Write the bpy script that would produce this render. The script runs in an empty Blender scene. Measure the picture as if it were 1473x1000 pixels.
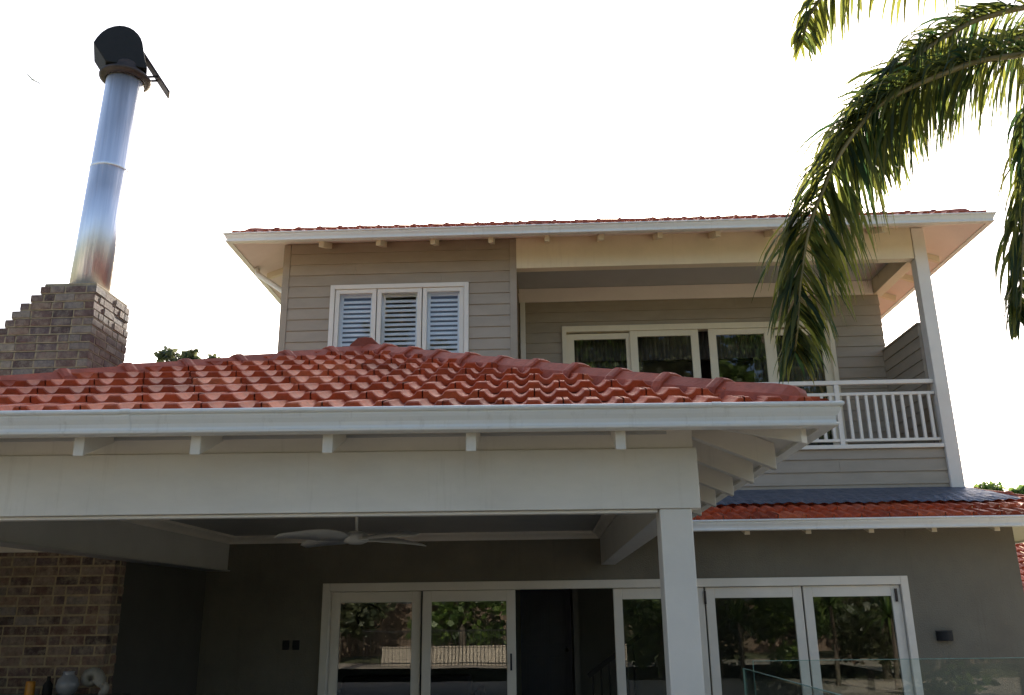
import bpy, math, random
from mathutils import Vector, Matrix
R = math.radians
random.seed(11)
S = bpy.context.scene
col = S.collection

# ------------------------------------------------------------------ camera
cam = bpy.data.objects.new('camera', bpy.data.cameras.new('camera'))
col.objects.link(cam)
psi, th, ro = R(1.98), R(17.0), R(0.71)
fw = Vector((-math.sin(psi)*math.cos(th), math.cos(psi)*math.cos(th), math.sin(th)))
r0 = Vector((math.cos(psi), math.sin(psi), 0)); u0 = r0.cross(fw)
rv = r0*math.cos(ro) - u0*math.sin(ro); uv = u0*math.cos(ro) + r0*math.sin(ro)
m = Matrix((rv, uv, -fw)).transposed().to_4x4()
m.translation = Vector((0, 0, 1.65))
cam.matrix_world = m
cam.data.sensor_width = 36; cam.data.lens = 36*1245/1473
cam.data.clip_end = 2000
S.camera = cam

# ------------------------------------------------------------------ light
SUN_EL, SUN_AZ = R(25.0), R(4.0)          # behind the house, a touch to the right
w = bpy.data.worlds.new('World'); S.world = w; w.use_nodes = True
nt = w.node_tree
sky = nt.nodes.new('ShaderNodeTexSky'); sky.sky_type = 'NISHITA'; sky.sun_disc = False
sky.sun_elevation = SUN_EL; sky.sun_rotation = SUN_AZ
sky.air_density = 0.8; sky.dust_density = 3.4; sky.ozone_density = 0.6
bg = nt.nodes['Background']; bg.inputs['Strength'].default_value = 0.13
nt.links.new(sky.outputs[0], bg.inputs[0])
sd = bpy.data.lights.new('sun', 'SUN'); sd.energy = 5.0; sd.angle = R(0.5); sd.color = (1, .93, .82)
so = bpy.data.objects.new('sun', sd); col.objects.link(so)
tosun = Vector((math.sin(SUN_AZ)*math.cos(SUN_EL), math.cos(SUN_AZ)*math.cos(SUN_EL), math.sin(SUN_EL)))
so.rotation_euler = (-tosun).to_track_quat('-Z', 'Y').to_euler(); so.location = (2, 30, 30)
vs = S.view_settings
vs.view_transform = 'Standard'; vs.look = 'None'; vs.gamma = 1; vs.use_curve_mapping = False
vs.exposure = 1.45
S.cycles.transparent_max_bounces = 32; S.cycles.max_bounces = 12

# ------------------------------------------------------------------ helpers
class MB:
    """collects geometry for ONE mesh"""
    def __init__(s, xf=None): s.v = []; s.f = []; s.c = []; s.xf = xf; s.tint = 0.5
    def add(s, vs, fs, t=None):
        n = len(s.v); s.v += [tuple(p) for p in vs]
        for f in fs: s.f.append(tuple(i+n for i in f)); s.c.append(s.tint if t is None else t)
    def box(s, x0, y0, z0, x1, y1, z1, t=None):
        s.add([(x0,y0,z0),(x1,y0,z0),(x1,y1,z0),(x0,y1,z0),(x0,y0,z1),(x1,y0,z1),(x1,y1,z1),(x0,y1,z1)],
              [(0,3,2,1),(4,5,6,7),(0,1,5,4),(1,2,6,5),(2,3,7,6),(3,0,4,7)], t)
    def hexa(s, lo, hi, t=None):       # four low points and four high points in the same order (ccw from above)
        s.add(list(lo)+list(hi), [(0,3,2,1),(4,5,6,7),(0,1,5,4),(1,2,6,5),(2,3,7,6),(3,0,4,7)], t)
    def obox(s, c, ax, ay, az, t=None):   # oriented box from its centre and three half axes
        c, ax, ay, az = map(Vector, (c, ax, ay, az))
        s.hexa([c-ax-ay-az, c+ax-ay-az, c+ax+ay-az, c-ax+ay-az], [c-ax-ay+az, c+ax-ay+az, c+ax+ay+az, c-ax+ay+az], t)
    def tube(s, pts, rad, n=10, caps=True, t=None):
        pts = [Vector(p) for p in pts]; k = len(pts)
        if not isinstance(rad, (list, tuple)): rad = [rad]*k
        vs = []; fs = []; prev = None
        for i, p in enumerate(pts):
            d = (pts[min(i+1,k-1)] - pts[max(i-1,0)]).normalized()
            a = prev if prev is not None else (Vector((1,0,0)) if abs(d.x) < .9 else Vector((0,1,0)))
            a = (a - d*a.dot(d)).normalized(); b = d.cross(a); prev = a
            for j in range(n):
                q = 2*math.pi*j/n; vs.append(p + (a*math.cos(q)+b*math.sin(q))*rad[i])
        for i in range(k-1):
            for j in range(n): fs.append((i*n+j, i*n+(j+1)%n, (i+1)*n+(j+1)%n, (i+1)*n+j))
        if caps: fs.append(tuple(range(n-1,-1,-1))); fs.append(tuple((k-1)*n+j for j in range(n)))
        s.add(vs, fs, t)
    def lathe(s, prof, c=(0,0,0), n=24, t=None):     # prof: (radius, z)
        vs = []; fs = []; k = len(prof)
        for r, z in prof:
            for j in range(n):
                q = 2*math.pi*j/n; vs.append((c[0]+r*math.cos(q), c[1]+r*math.sin(q), c[2]+z))
        for i in range(k-1):
            for j in range(n): fs.append((i*n+j, i*n+(j+1)%n, (i+1)*n+(j+1)%n, (i+1)*n+j))
        fs.append(tuple(range(n-1,-1,-1))); fs.append(tuple((k-1)*n+j for j in range(n)))
        s.add(vs, fs, t)
    def sweep(s, prof, path, z, side=1, t=None):     # closed profile (outward, up) along a plan polyline, mitred
        P = [Vector((p[0], p[1])) for p in path]; k = len(P); n = len(prof); vs = []; fs = []
        def nrm(a, b):
            d = (b-a).normalized(); return Vector((d.y, -d.x))*side
        for i in range(k):
            if i == 0: mv = nrm(P[0], P[1])
            elif i == k-1: mv = nrm(P[-2], P[-1])
            else:
                a = nrm(P[i-1], P[i]); b = nrm(P[i], P[i+1]); mv = (a+b)/(1+a.dot(b))
            for o, h in prof: vs.append((P[i].x+mv.x*o, P[i].y+mv.y*o, z+h))
        for i in range(k-1):
            for j in range(n): fs.append((i*n+j, (i+1)*n+j, (i+1)*n+(j+1)%n, i*n+(j+1)%n))
        fs.append(tuple(range(n-1,-1,-1))); fs.append(tuple((k-1)*n+j for j in range(n)))
        s.add(vs, fs, t)
    def build(s, name, mat, parent=None, bevel=0, smooth=False, loc=None):
        vs = s.v if s.xf is None else [s.xf(p) for p in s.v]
        me = bpy.data.meshes.new(name); me.from_pydata(vs, [], s.f)
        at = me.attributes.new('tint', 'FLOAT', 'FACE'); at.data.foreach_set('value', s.c)
        me.materials.append(mat)
        if smooth: me.polygons.foreach_set('use_smooth', [True]*len(me.polygons))
        me.update()
        o = bpy.data.objects.new(name, me); col.objects.link(o)
        if parent: o.parent = parent
        if loc: o.location = loc
        if bevel:
            b = o.modifiers.new('bevel', 'BEVEL'); b.width = bevel; b.segments = 2; b.limit_method = 'ANGLE'; b.angle_limit = R(40)
        return o

def tag(o, label=None, cat=None, group=None, kind=None):
    if label: o['label'] = label
    if cat: o['category'] = cat
    if group: o['group'] = group
    if kind: o['kind'] = kind
    return o
def empty(name, label, cat, loc=(0,0,0), group=None):
    o = bpy.data.objects.new(name, None); col.objects.link(o); o.location = loc; o.empty_display_size = .2
    return tag(o, label, cat, group)
def childof(o, p):        # keep world coordinates although the parent Empty sits at the thing's base
    o.parent = p; o.matrix_parent_inverse = Matrix.Translation(-Vector(p.location)); return o
def copy_tree(o, parent=None):
    c = o.copy(); col.objects.link(c)
    if parent: c.parent = parent
    for ch in list(o.children): copy_tree(ch, c)
    return c

# ------------------------------------------------------------------ materials
def new_mat(name):
    m = bpy.data.materials.new(name); m.use_nodes = True
    return m, m.node_tree, m.node_tree.nodes['Principled BSDF']
def N(t, k, **a):
    n = t.nodes.new(k)
    for q, v in a.items(): setattr(n, q, v)
    return n
def noise(t, scale, detail=4, rough=.6, coord=None, stretch=None):
    tc = N(t, 'ShaderNodeTexCoord'); n = N(t, 'ShaderNodeTexNoise')
    n.inputs['Scale'].default_value = scale; n.inputs['Detail'].default_value = detail; n.inputs['Roughness'].default_value = rough
    if stretch:
        mp = N(t, 'ShaderNodeMapping'); mp.inputs['Scale'].default_value = stretch
        t.links.new(tc.outputs['Object'], mp.inputs[0]); t.links.new(mp.outputs[0], n.inputs[0])
    else: t.links.new(tc.outputs['Object'], n.inputs[0])
    return n
def ramp(t, src, stops):
    r = N(t, 'ShaderNodeValToRGB'); e = r.color_ramp.elements
    while len(e) < len(stops): e.new(.5)
    for i, (p, c) in enumerate(stops): e[i].position = p; e[i].color = tuple(c)+(1,)
    t.links.new(src, r.inputs[0]); return r
def bump(t, b, src, dist, strength=1):
    n = N(t, 'ShaderNodeBump'); n.inputs['Distance'].default_value = dist; n.inputs['Strength'].default_value = strength
    t.links.new(src, n.inputs['Height']); t.links.new(n.outputs[0], b.inputs['Normal']); return n
def paint(name, c, rough=.45, var=.12, scale=3, stretch=None, bmp=.0006, bscale=60, tintvar=0, streak=0):
    m, t, b = new_mat(name)
    n = noise(t, scale, 6, .65, stretch=stretch)
    lo = [x*(1-var) for x in c]; hi = [min(1, x*(1+var*.6)) for x in c]
    r = ramp(t, n.outputs[0], [(.32, lo), (.68, hi)])
    out = r.outputs[0]
    if tintvar:
        a = N(t, 'ShaderNodeAttribute', attribute_name='tint'); mr = N(t, 'ShaderNodeMapRange')
        mr.inputs['To Min'].default_value = 1-tintvar; mr.inputs['To Max'].default_value = 1+tintvar
        t.links.new(a.outputs['Fac'], mr.inputs[0])
        mx = N(t, 'ShaderNodeMix', data_type='RGBA', blend_type='MULTIPLY'); mx.inputs['Factor'].default_value = 1
        t.links.new(out, mx.inputs['A']); t.links.new(mr.outputs[0], mx.inputs['B']); out = mx.outputs['Result']
    if streak:
        ns = noise(t, 1.0, 5, .75, stretch=(14,14,.8)); rs = ramp(t, ns.outputs[0], [(.56,(1,1,1)),(.8,(1-streak,1-streak*1.1,1-streak*1.25))])
        ms = N(t, 'ShaderNodeMix', data_type='RGBA', blend_type='MULTIPLY'); ms.inputs['Factor'].default_value = 1
        t.links.new(out, ms.inputs['A']); t.links.new(rs.outputs[0], ms.inputs['B']); out = ms.outputs['Result']
    t.links.new(out, b.inputs['Base Color'])
    b.inputs['Roughness'].default_value = rough
    if bmp:
        n2 = noise(t, bscale, 3, .6); bump(t, b, n2.outputs[0], bmp)
    return m
M = {}
M['taupe'] = paint('taupe_board_paint', (.35,.288,.215), .55, .1, 2.2, (1,1,3), tintvar=.04)  # taupe lightened to carry part of the sun glare over the upper walls
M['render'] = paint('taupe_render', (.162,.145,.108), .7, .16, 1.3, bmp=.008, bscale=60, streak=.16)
M['shade_dark'] = paint('shade_dark_wall_paint', (.075,.07,.06), .75, .15, 1.5, bmp=.002, bscale=90)  # dark colour stands in for the deep shade beside the fireplace
M['white'] = paint('off_white_paint', (.74,.685,.60), .38, .07, 2.0)
M['beamwhite'] = paint('off_white_beam_paint', (.70,.65,.57), .42, .09, 1.2, (1,1,2.5), bmp=.0012, bscale=25, streak=.16)
M['cream'] = paint('cream_paint', (.76,.66,.48), .45, .07, 2.2, streak=.12)
M['soffit'] = paint('soffit_bounce_tint', (.84,.73,.66), .6, .06, 1.5)  # pink in the colour stands in for light bounced off the tiles
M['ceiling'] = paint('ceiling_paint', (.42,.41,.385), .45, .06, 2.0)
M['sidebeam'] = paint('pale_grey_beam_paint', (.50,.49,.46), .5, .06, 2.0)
M['gutter'] = paint('cream_gutter_steel', (.76,.735,.675), .27, .05, 1.6, (1,1,1), streak=.2)
M['black'] = paint('black_steel', (.009,.009,.009), .75, .3, 8)
M['rust'] = paint('rusty_black_steel', (.045,.03,.024), .6, .5, 9)
M['dark'] = paint('dark_timber', (.035,.03,.027), .6, .2, 4)
M['navy'] = paint('navy_door_paint', (.02,.03,.075), .4, .1, 4)
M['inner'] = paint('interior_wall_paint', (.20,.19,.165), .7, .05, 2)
M['fan'] = paint('fan_blade_paint', (.60,.60,.57), .45, .05, 4)
M['shutter'] = paint('shutter_paint', (.80,.81,.83), .4, .04, 5)
M['concrete'] = paint('concrete_paving', (.47,.40,.315), .8, .15, 1.2, bmp=.002, bscale=40)
M['darkfloor'] = paint('dark_paver', (.05,.046,.042), .6, .25, 2, bmp=.002)
M['lawn'] = paint('lawn_grass', (.13,.14,.06), .9, .4, 2.5, bmp=.02, bscale=30)
M['fencewall'] = paint('garden_wall_render', (.50,.44,.35), .8, .12, 1.5)
M['bark'] = paint('grey_bark', (.16,.13,.10), .9, .35, 6, (1,1,.35), bmp=.01, bscale=18)
M['stone'] = paint('mantel_slab', (.05,.048,.045), .35, .25, 8)
M['curtain'] = paint('dark_curtain', (.07,.062,.052), .9, .2, 8, (6,6,.4))
M['amber'] = paint('amber_wax', (.60,.26,.03), .4, .15, 12)
M['ceramic'] = paint('glazed_ceramic', (.24,.25,.27), .2, .1, 9)
M['shell'] = paint('bleached_shell', (.30,.28,.24), .55, .2, 15)
M['feather'] = paint('pale_feathers', (.5,.52,.54), .8, .1, 5)

def tile_mat(name, base, top):
    m, t, b = new_mat(name)
    a = N(t, 'ShaderNodeAttribute', attribute_name='tint')
    r = ramp(t, a.outputs['Fac'], [(0, [x*.62 for x in base]), (.5, base), (1, top)])
    n = noise(t, 14, 6, .7); r2 = ramp(t, n.outputs[0], [(.3, (.68,.67,.67)), (.6, (1.08,1.07,1.06))])
    mx = N(t, 'ShaderNodeMix', data_type='RGBA', blend_type='MULTIPLY'); mx.inputs['Factor'].default_value = 1
    t.links.new(r.outputs[0], mx.inputs['A']); t.links.new(r2.outputs[0], mx.inputs['B'])
    # pale weathering bloom in soft patches
    n3 = noise(t, 3.2, 5, .7); r3 = ramp(t, n3.outputs[0], [(.45, (0,0,0)), (.75, (.3,.3,.3))])
    mx2 = N(t, 'ShaderNodeMix', data_type='RGBA'); mx2.inputs['B'].default_value = (.40,.16,.12,1)
    t.links.new(r3.outputs[0], mx2.inputs['Factor']); t.links.new(mx.outputs['Result'], mx2.inputs['A'])
    t.links.new(mx2.outputs['Result'], b.inputs['Base Color'])
    b.inputs['Roughness'].default_value = .62; b.inputs['Specular IOR Level'].default_value = .33
    n2 = noise(t, 45, 4, .6); bump(t, b, n2.outputs[0], .0025)
    return m
M['tile'] = tile_mat('terracotta_roof_tile', (.50,.075,.02), (.60,.15,.06))
M['cap'] = tile_mat('terracotta_ridge_tile', (.43,.085,.04), (.48,.11,.055))

def brick_mat():
    m, t, b = new_mat('recycled_brick')
    a = N(t, 'ShaderNodeAttribute', attribute_name='tint')
    r = ramp(t, a.outputs['Fac'], [(0,(.075,.05,.048)),(.2,(.17,.10,.075)),(.4,(.13,.095,.095)),(.6,(.24,.155,.11)),(.8,(.20,.17,.155)),(1,(.33,.27,.21))])
    r.color_ramp.interpolation = 'LINEAR'
    n = noise(t, 16, 7, .75); r2 = ramp(t, n.outputs[0], [(.3,(.5,.48,.47)),(.7,(1.35,1.32,1.3))])
    mx = N(t, 'ShaderNodeMix', data_type='RGBA', blend_type='MULTIPLY'); mx.inputs['Factor'].default_value = 1
    t.links.new(r.outputs[0], mx.inputs['A']); t.links.new(r2.outputs[0], mx.inputs['B'])
    n3 = noise(t, 7, 7, .8); r3 = ramp(t, n3.outputs[0], [(.46,(0,0,0)),(.7,(.9,.9,.9))])
    mx3 = N(t, 'ShaderNodeMix', data_type='RGBA'); mx3.inputs['B'].default_value = (.36,.30,.22,1)
    t.links.new(r3.outputs[0], mx3.inputs['Factor']); t.links.new(mx.outputs['Result'], mx3.inputs['A'])
    t.links.new(mx3.outputs['Result'], b.inputs['Base Color']); b.inputs['Roughness'].default_value = .85
    n2 = noise(t, 40, 6, .7); bump(t, b, n2.outputs[0], .012)
    return m
M['brick'] = brick_mat()
M['mortar'] = paint('sandy_mortar', (.38,.30,.19), .95, .3, 12, bmp=.006, bscale=50)

def steel():
    m, t, b = new_mat('stainless_steel_flue')
    b.inputs['Metallic'].default_value = 1; b.inputs['Roughness'].default_value = .48
    n = noise(t, 1.0, 5, .7, stretch=(22,22,.5)); r = ramp(t, n.outputs[0], [(.3,(.76,.77,.80)),(.7,(.93,.93,.95))])
    t.links.new(r.outputs[0], b.inputs['Base Color'])
    n2 = noise(t, 1.0, 3, .5, stretch=(11,11,.25)); bump(t, b, n2.outputs[0], .02)
    return m
M['steel'] = steel()
def lead():
    m, t, b = new_mat('lead_flashing')
    b.inputs['Metallic'].default_value = .55; b.inputs['Roughness'].default_value = .48
    n = noise(t, 6, 5, .7); r = ramp(t, n.outputs[0], [(.3,(.09,.105,.135)),(.7,(.17,.19,.235))])
    t.links.new(r.outputs[0], b.inputs['Base Color'])
    n2 = noise(t, 7, 3, .6); bump(t, b, n2.outputs[0], .03)
    return m
M['lead'] = lead()
def glass(name, tint=(1,1,1), ior=1.55, rough=0.0, wave=0.0):
    m, t, b = new_mat(name); t.nodes.remove(b)
    out = t.nodes['Material Output']
    tr = N(t, 'ShaderNodeBsdfTransparent'); tr.inputs[0].default_value = tuple(tint)+(1,)
    gl = N(t, 'ShaderNodeBsdfGlossy'); gl.inputs['Roughness'].default_value = rough
    fr = N(t, 'ShaderNodeFresnel'); 
    ge = N(t, 'ShaderNodeNewGeometry'); mi = N(t, 'ShaderNodeMapRange')      # same reflectance from either side of the sheet
    mi.inputs['To Min'].default_value = ior; mi.inputs['To Max'].default_value = 1/ior
    t.links.new(ge.outputs['Backfacing'], mi.inputs[0]); t.links.new(mi.outputs[0], fr.inputs['IOR'])
    mx = N(t, 'ShaderNodeMixShader')
    if wave:
        n = noise(t, 1.5, 1, .4); bp = N(t, 'ShaderNodeBump'); bp.inputs['Distance'].default_value = wave
        t.links.new(n.outputs[0], bp.inputs['Height']); t.links.new(bp.outputs[0], gl.inputs['Normal'])
    t.links.new(fr.outputs[0], mx.inputs[0]); t.links.new(tr.outputs[0], mx.inputs[1]); t.links.new(gl.outputs[0], mx.inputs[2])
    t.links.new(mx.outputs[0], out.inputs[0]); return m
M['glass'] = glass('window_glass', (.965,.975,.975), 1.40, wave=.0006)
M['door_glass'] = glass('tinted_door_glass', (.80,.82,.81), 1.65, wave=.0006)
M['fence_glass'] = glass('fence_glass', (.93,.97,.955), 1.45)
M['glass_edge'] = paint('green_glass_edge', (.22,.38,.33), .2, .1, 5)
def leaf_mat(name, a, b_, trans=.35, rough=.45):
    m, t, b = new_mat(name)
    at = N(t, 'ShaderNodeAttribute', attribute_name='tint')
    r = ramp(t, at.outputs['Fac'], [(0, a), (1, b_)])
    t.links.new(r.outputs[0], b.inputs['Base Color']); b.inputs['Roughness'].default_value = rough
    tl = N(t, 'ShaderNodeBsdfTranslucent'); mx = N(t, 'ShaderNodeMixShader'); mx.inputs[0].default_value = trans
    hs = N(t, 'ShaderNodeHueSaturation'); hs.inputs['Value'].default_value = 2.5; hs.inputs['Hue'].default_value = .485
    t.links.new(r.outputs[0], hs.inputs['Color']); t.links.new(hs.outputs[0], tl.inputs[0])
    t.links.new(b.outputs[0], mx.inputs[1]); t.links.new(tl.outputs[0], mx.inputs[2])
    t.links.new(mx.outputs[0], t.nodes['Material Output'].inputs[0]); return m
M['palm'] = leaf_mat('palm_leaf', (.014,.036,.012), (.17,.17,.025), .54, .62)
M['palmstem'] = paint('palm_stem', (.25,.19,.06), .5, .3, 8)
M['leaf'] = leaf_mat('tree_leaf', (.04,.085,.022), (.13,.19,.04), .3)
M['leaf2'] = leaf_mat('olive_leaf', (.04,.055,.03), (.10,.11,.05), .25)
def lamp_mat():
    m, t, b = new_mat('lit_lamp'); b.inputs['Base Color'].default_value = (.8,.8,.8,1)
    b.inputs['Emission Color'].default_value = (1,.97,.92,1); b.inputs['Emission Strength'].default_value = 25
    return m
M['lamp'] = lamp_mat()

# ------------------------------------------------------------------ setting
def ground():
    g = MB(); g.add([(-400,-400,0),(400,-400,0),(400,400,0),(-400,400,0)], [(0,1,2,3)])
    tag(g.build('ground', M['lawn']), kind='structure')
    p = MB(); p.box(-14, -8.5, -.1, 14, 11.55, .004); tag(p.build('paving', M['concrete']), kind='structure')  # warm paving, enlarged behind the camera to bounce sunlight onto the facade
    p = MB(); p.box(-6.6, 5.0, .0, 1.2, 11.56, .03); tag(p.build('verandah_floor', M['darkfloor']), kind='structure')  # unseen floor, made dark to cut light bouncing into the verandah
ground()
M['water'] = paint('pool_water', (.012,.05,.075), .06, .2, 2, bmp=.02, bscale=2.5)
b = MB(); b.add([(-9,-5.2,.008),(9,-5.2,.008),(9,.3,.008),(-9,.3,.008)], [(0,1,2,3)]); tag(b.build('water', M['water']), kind='structure')
M['water'] = paint('pool_water', (.012,.05,.075), .06, .2, 2, bmp=.02, bscale=2.5)
b = MB(); b.add([(-9,-5.2,.008),(9,-5.2,.008),(9,.3,.008),(-9,.3,.008)], [(0,1,2,3)]); tag(b.build('water', M['water']), kind='structure')

# ------------------------------------------------------------------ roof tiles
TW = .34
SAMP = [0,.1,.2,.26,.33,.41,.5,.59,.67,.74,.8,.9,1]
def tprof(p):
    q = min(1, max(0, (p-.2)/.6)); return -.038*math.sin(math.pi*q)**.85 if 0 < q < 1 else 0.0
def tiles(mb, O, U, V, L, ul, ur, vmax, gauge=.385, tf=.078, tb=.034, v0=-.05, xtra=.0):
    """wavy interlocking tiles, one slope: O eave corner, U along eave, V up the slope"""
    O, U, V = Vector(O), Vector(U).normalized(), Vector(V).normalized(); Nn = U.cross(V).normalized()
    if Nn.z < 0: Nn = -Nn
    j = 0; per = TW/2
    while v0 + j*gauge < vmax - .08:
        va = v0 + j*gauge; vb = min(va + gauge + .01, vmax)
        jit = random.uniform(-.006,.006); off = (per if j % 2 else 0) + jit
        k0 = int(math.floor((min(ul(va),ul(vb))-off)/per))-1; k1 = int(math.ceil((max(ur(va),ur(vb))-off)/per))+1
        for k in range(k0, k1):
            tid = (k//2)*131 + j*7919
            rr = random.Random(tid); tint = min(1, max(0, rr.gauss(.5,.3))); lift = rr.uniform(-.0035,.0035)
            vsx = []; 
            for i, p in enumerate(SAMP):
                uu = off + (k+p)*per
                if k % 2 == 0 and i == 0: uu += .004
                if k % 2 == 1 and i == len(SAMP)-1: uu -= .004
                a = min(max(uu, ul(va)), ur(va)); b = min(max(uu, ul(vb)), ur(vb)); h = tprof(p)
                vsx.append((a, b, h))
            if vsx[-1][0]-vsx[0][0] < 1e-4 and vsx[-1][1]-vsx[0][1] < 1e-4: continue
            P = []
            for a, b, h in vsx:
                P.append(O+U*a+V*va+Nn*(tb+h*.35-.016)); P.append(O+U*a+V*va+Nn*(tf+h+lift-.006)); P.append(O+U*a+V*(va+.012)+Nn*(tf+h+lift)); P.append(O+U*b+V*vb+Nn*(tb+h))
            F = []
            for i in range(len(SAMP)-1):
                q = i*4
                F += [(q,q+4,q+5,q+1),(q+1,q+5,q+6,q+2),(q+2,q+6,q+7,q+3)]
            mb.add(P, F, tint)
        j += 1
CAPP = [(-.15,-.10),(-.128,-.025),(-.06,.04),(0,.046),(.06,.04),(.128,-.025),(.15,-.10)]
def caps(mb, p0, p1, seg=.40, lift=.03, start_round=True, sc=1.0):
    """ridge tiles from the low end p0 to the high end p1, each with a raised collar over the one below"""
    p0, p1 = Vector(p0), Vector(p1); d = (p1-p0); L = d.length; d.normalize()
    sd = d.cross(Vector((0,0,1))).normalized(); up = sd.cross(d).normalized()
    n = max(1, round(L/seg)); s = L/n
    def ring(a, k, dz=0, sq=1.0):
        return [p0 + d*a + sd*(x*k*sc*sq) + up*((z*sc)*k*sq+lift+dz) for x, z in CAPP]
    m = len(CAPP)
    for i in range(n):
        a = i*s; t = min(1, max(0, random.gauss(.5,.2))); dz = random.uniform(-.004,.004)
        st = [(a-.005,1.0,.0),(a-.005,1.08,.010),(a+.015,1.12,.016),(a+.055,1.11,.014),(a+.08,1.03,.005),(a+s+.03,.98,-.004)]
        if i == 0 and start_round:
            rs = [ring(-.10,.35,-.02), ring(-.095,.66,.0), ring(-.075,.9,.014), ring(-.03,1.06,.02), ring(.06,1.08,.02), ring(s+.03,.99)]
        else: rs = [ring(x,k,z+dz) for x,k,z in st]
        V = [p for r_ in rs for p in r_]; F = []
        for q in range(len(rs)-1):
            for e in range(m-1): F.append((q*m+e, q*m+e+1, (q+1)*m+e+1, (q+1)*m+e))
        F.append(tuple(range(m)))
        mb.add(V, F, t)

GUT = [(0,0),(.072,0),(.085,.004),(.087,.016),(.076,.021),(.073,.035),(.078,.055),(.092,.078),(.099,.095),(.098,.105),(.112,.109),(.118,.117),(.117,.128),(.108,.134),(.098,.131),(.094,.10),(.070,.04),(.012,.03),(.012,.13),(0,.13)]

def boards(mb, ax, a0, a1, z0, z1, face, out, holes=(), pitch=.18, ph=0.0, proud=.022, top=None):
    """lapped weatherboards; ax 'x' = wall along X at Y=face, 'y' = wall along Y at X=face; out = outward sign; top(a) optional sloping top"""
    z = z0 - ph
    while z < z1 - .004:
        lo, hi = max(z, z0), min(z+pitch+.012, z1); cuts = [(a0, a1)]
        for h0, h1, g0, g1 in holes:
            if hi-.012 > g0+.001 and lo < g1-.001:
                nc = []
                for c0, c1 in cuts:
                    if h0 > c0: nc.append((c0, min(c1, h0)))
                    if h1 < c1: nc.append((max(c0, h1), c1))
                    if h1 <= c0 or h0 >= c1: pass
                cuts = [c for c in nc if c[1]-c[0] > .005]
        tn = random.random(); nc = []
        for c0, c1 in cuts:                     # butt joints in the long runs
            if c1-c0 > 2.2:
                q = random.uniform(c0+.6, c1-.6); nc += [(c0, q-.0015), (q+.0015, c1)]
            else: nc.append((c0, c1))
        cuts = nc
        for c0, c1 in cuts:
            po = proud + random.uniform(-.001,.001)
            pts = []
            for a in (c0, c1):
                for o_, zz in ((0,lo),(po,lo),(po-.002,lo+.004),(.004,hi),(0,hi)):
                    if top and zz > top(a): zz = top(a)
                    pts.append((a, face+out*o_, zz) if ax == 'x' else (face+out*o_, a, zz))
            mb.add(pts, [(0,1,6,5),(1,2,7,6),(2,3,8,7),(3,4,9,8),(4,0,5,9),(0,4,3,2,1),(5,6,7,8,9)], tn)
        z += pitch

# ------------------------------------------------------------------ HOUSE
house = empty('house', 'two storey taupe weatherboard house with red tiled roofs, cream trim and an upstairs balcony', 'house', (1, 15, 0))
def part(mb, name, mat, parent=None, **k):
    o = mb.build(name, mat, None, **k)
    if parent is None: return childof(o, house)
    o.parent = parent; o.matrix_parent_inverse = Matrix.Translation(-Vector(house.location)) if parent is house else Matrix.Identity(4)
    return o
YU, YB, YL = 12.4, 13.95, 11.6
XL, XR = -3.95, 5.87
ZU = 7.215
# --- upper walls: left block, balcony back wall, apron under the balcony, ends
b = MB()
W1 = (-3.20, -1.09, 5.0, 6.49)
boards(b, 'x', XL+.08, -.45, 3.1, ZU, YU, -1, [W1], ph=.02)
b.box(XL, YU, 3.1, W1[0], YU+.12, ZU); b.box(W1[1], YU, 3.1, -.37, YU+.12, ZU)
b.box(W1[0], YU, 3.1, W1[1], YU+.12, W1[2]); b.box(W1[0], YU, W1[3], W1[1], YU+.12, ZU)
boards(b, 'y', YU+.1, YB-.05, 3.8, 6.95, -.37, 1)                       # return wall beside the balcony
b.box(-.49, YU+.12, 3.8, -.37, YB, ZU)
boards(b, 'y', YU+.1, 20, 3.1, ZU, XL, -1)
b.box(XL, YU+.12, 3.0, XL+.12, 20, ZU)
UD = (.364, 4.873, 3.88, 6.25)
boards(b, 'x', -.345, 5.70, 3.88, 6.72, YB, -1, [UD], ph=.06)
b.box(-.37, YB, 3.8, UD[0], YB+.12, ZU); b.box(UD[1], YB, 3.8, 5.70, YB+.12, ZU); b.box(UD[0], YB, UD[3], UD[1], YB+.12, ZU)
b.box(5.58, YB+.12, 3.0, 5.70, 20, ZU); b.box(XL+.12, 19.9, 0, 5.58, 20, ZU)
boards(b, 'y', YB, 20, 3.1, ZU, 5.70, 1)
boards(b, 'x', -.36, 5.69, 3.05, 3.81, YU, -1, ph=.10)
b.box(-.37, YU, 3.0, 5.69, YU+.1, 3.86)
part(b, 'upper_wall', M['taupe'])
b = MB(); b.box(XL-.026, YU-.028, 3.1, XL+.08, YU+.05, ZU-.02)
part(b, 'corner_board', M['taupe'], bevel=.004)
b = MB(); b.box(-.45, YU-.028, 3.82, -.345, YU+.1, ZU-.02)
part(b, 'corner_board', M['taupe'], bevel=.004)
b = MB(); b.box(-.335, YB-.09, 3.9, -.25, YB-.035, 6.69); part(b, 'corner_trim', M['white'], bevel=.004)
# --- side parapet of the balcony
b = MB(); b.box(5.66, YU+.13, 3.1, 5.74, YB-.03, 5.70)
boards(b, 'y', YU+.13, YB-.03, 3.9, 5.70, 5.66, -1); boards(b, 'y', YU+.13, YB-.03, 3.1, 5.70, 5.74, 1)
b.box(5.635, YU+.12, 5.70, 5.765, YB-.02, 5.73)
part(b, 'side_parapet', M['taupe'])
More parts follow.
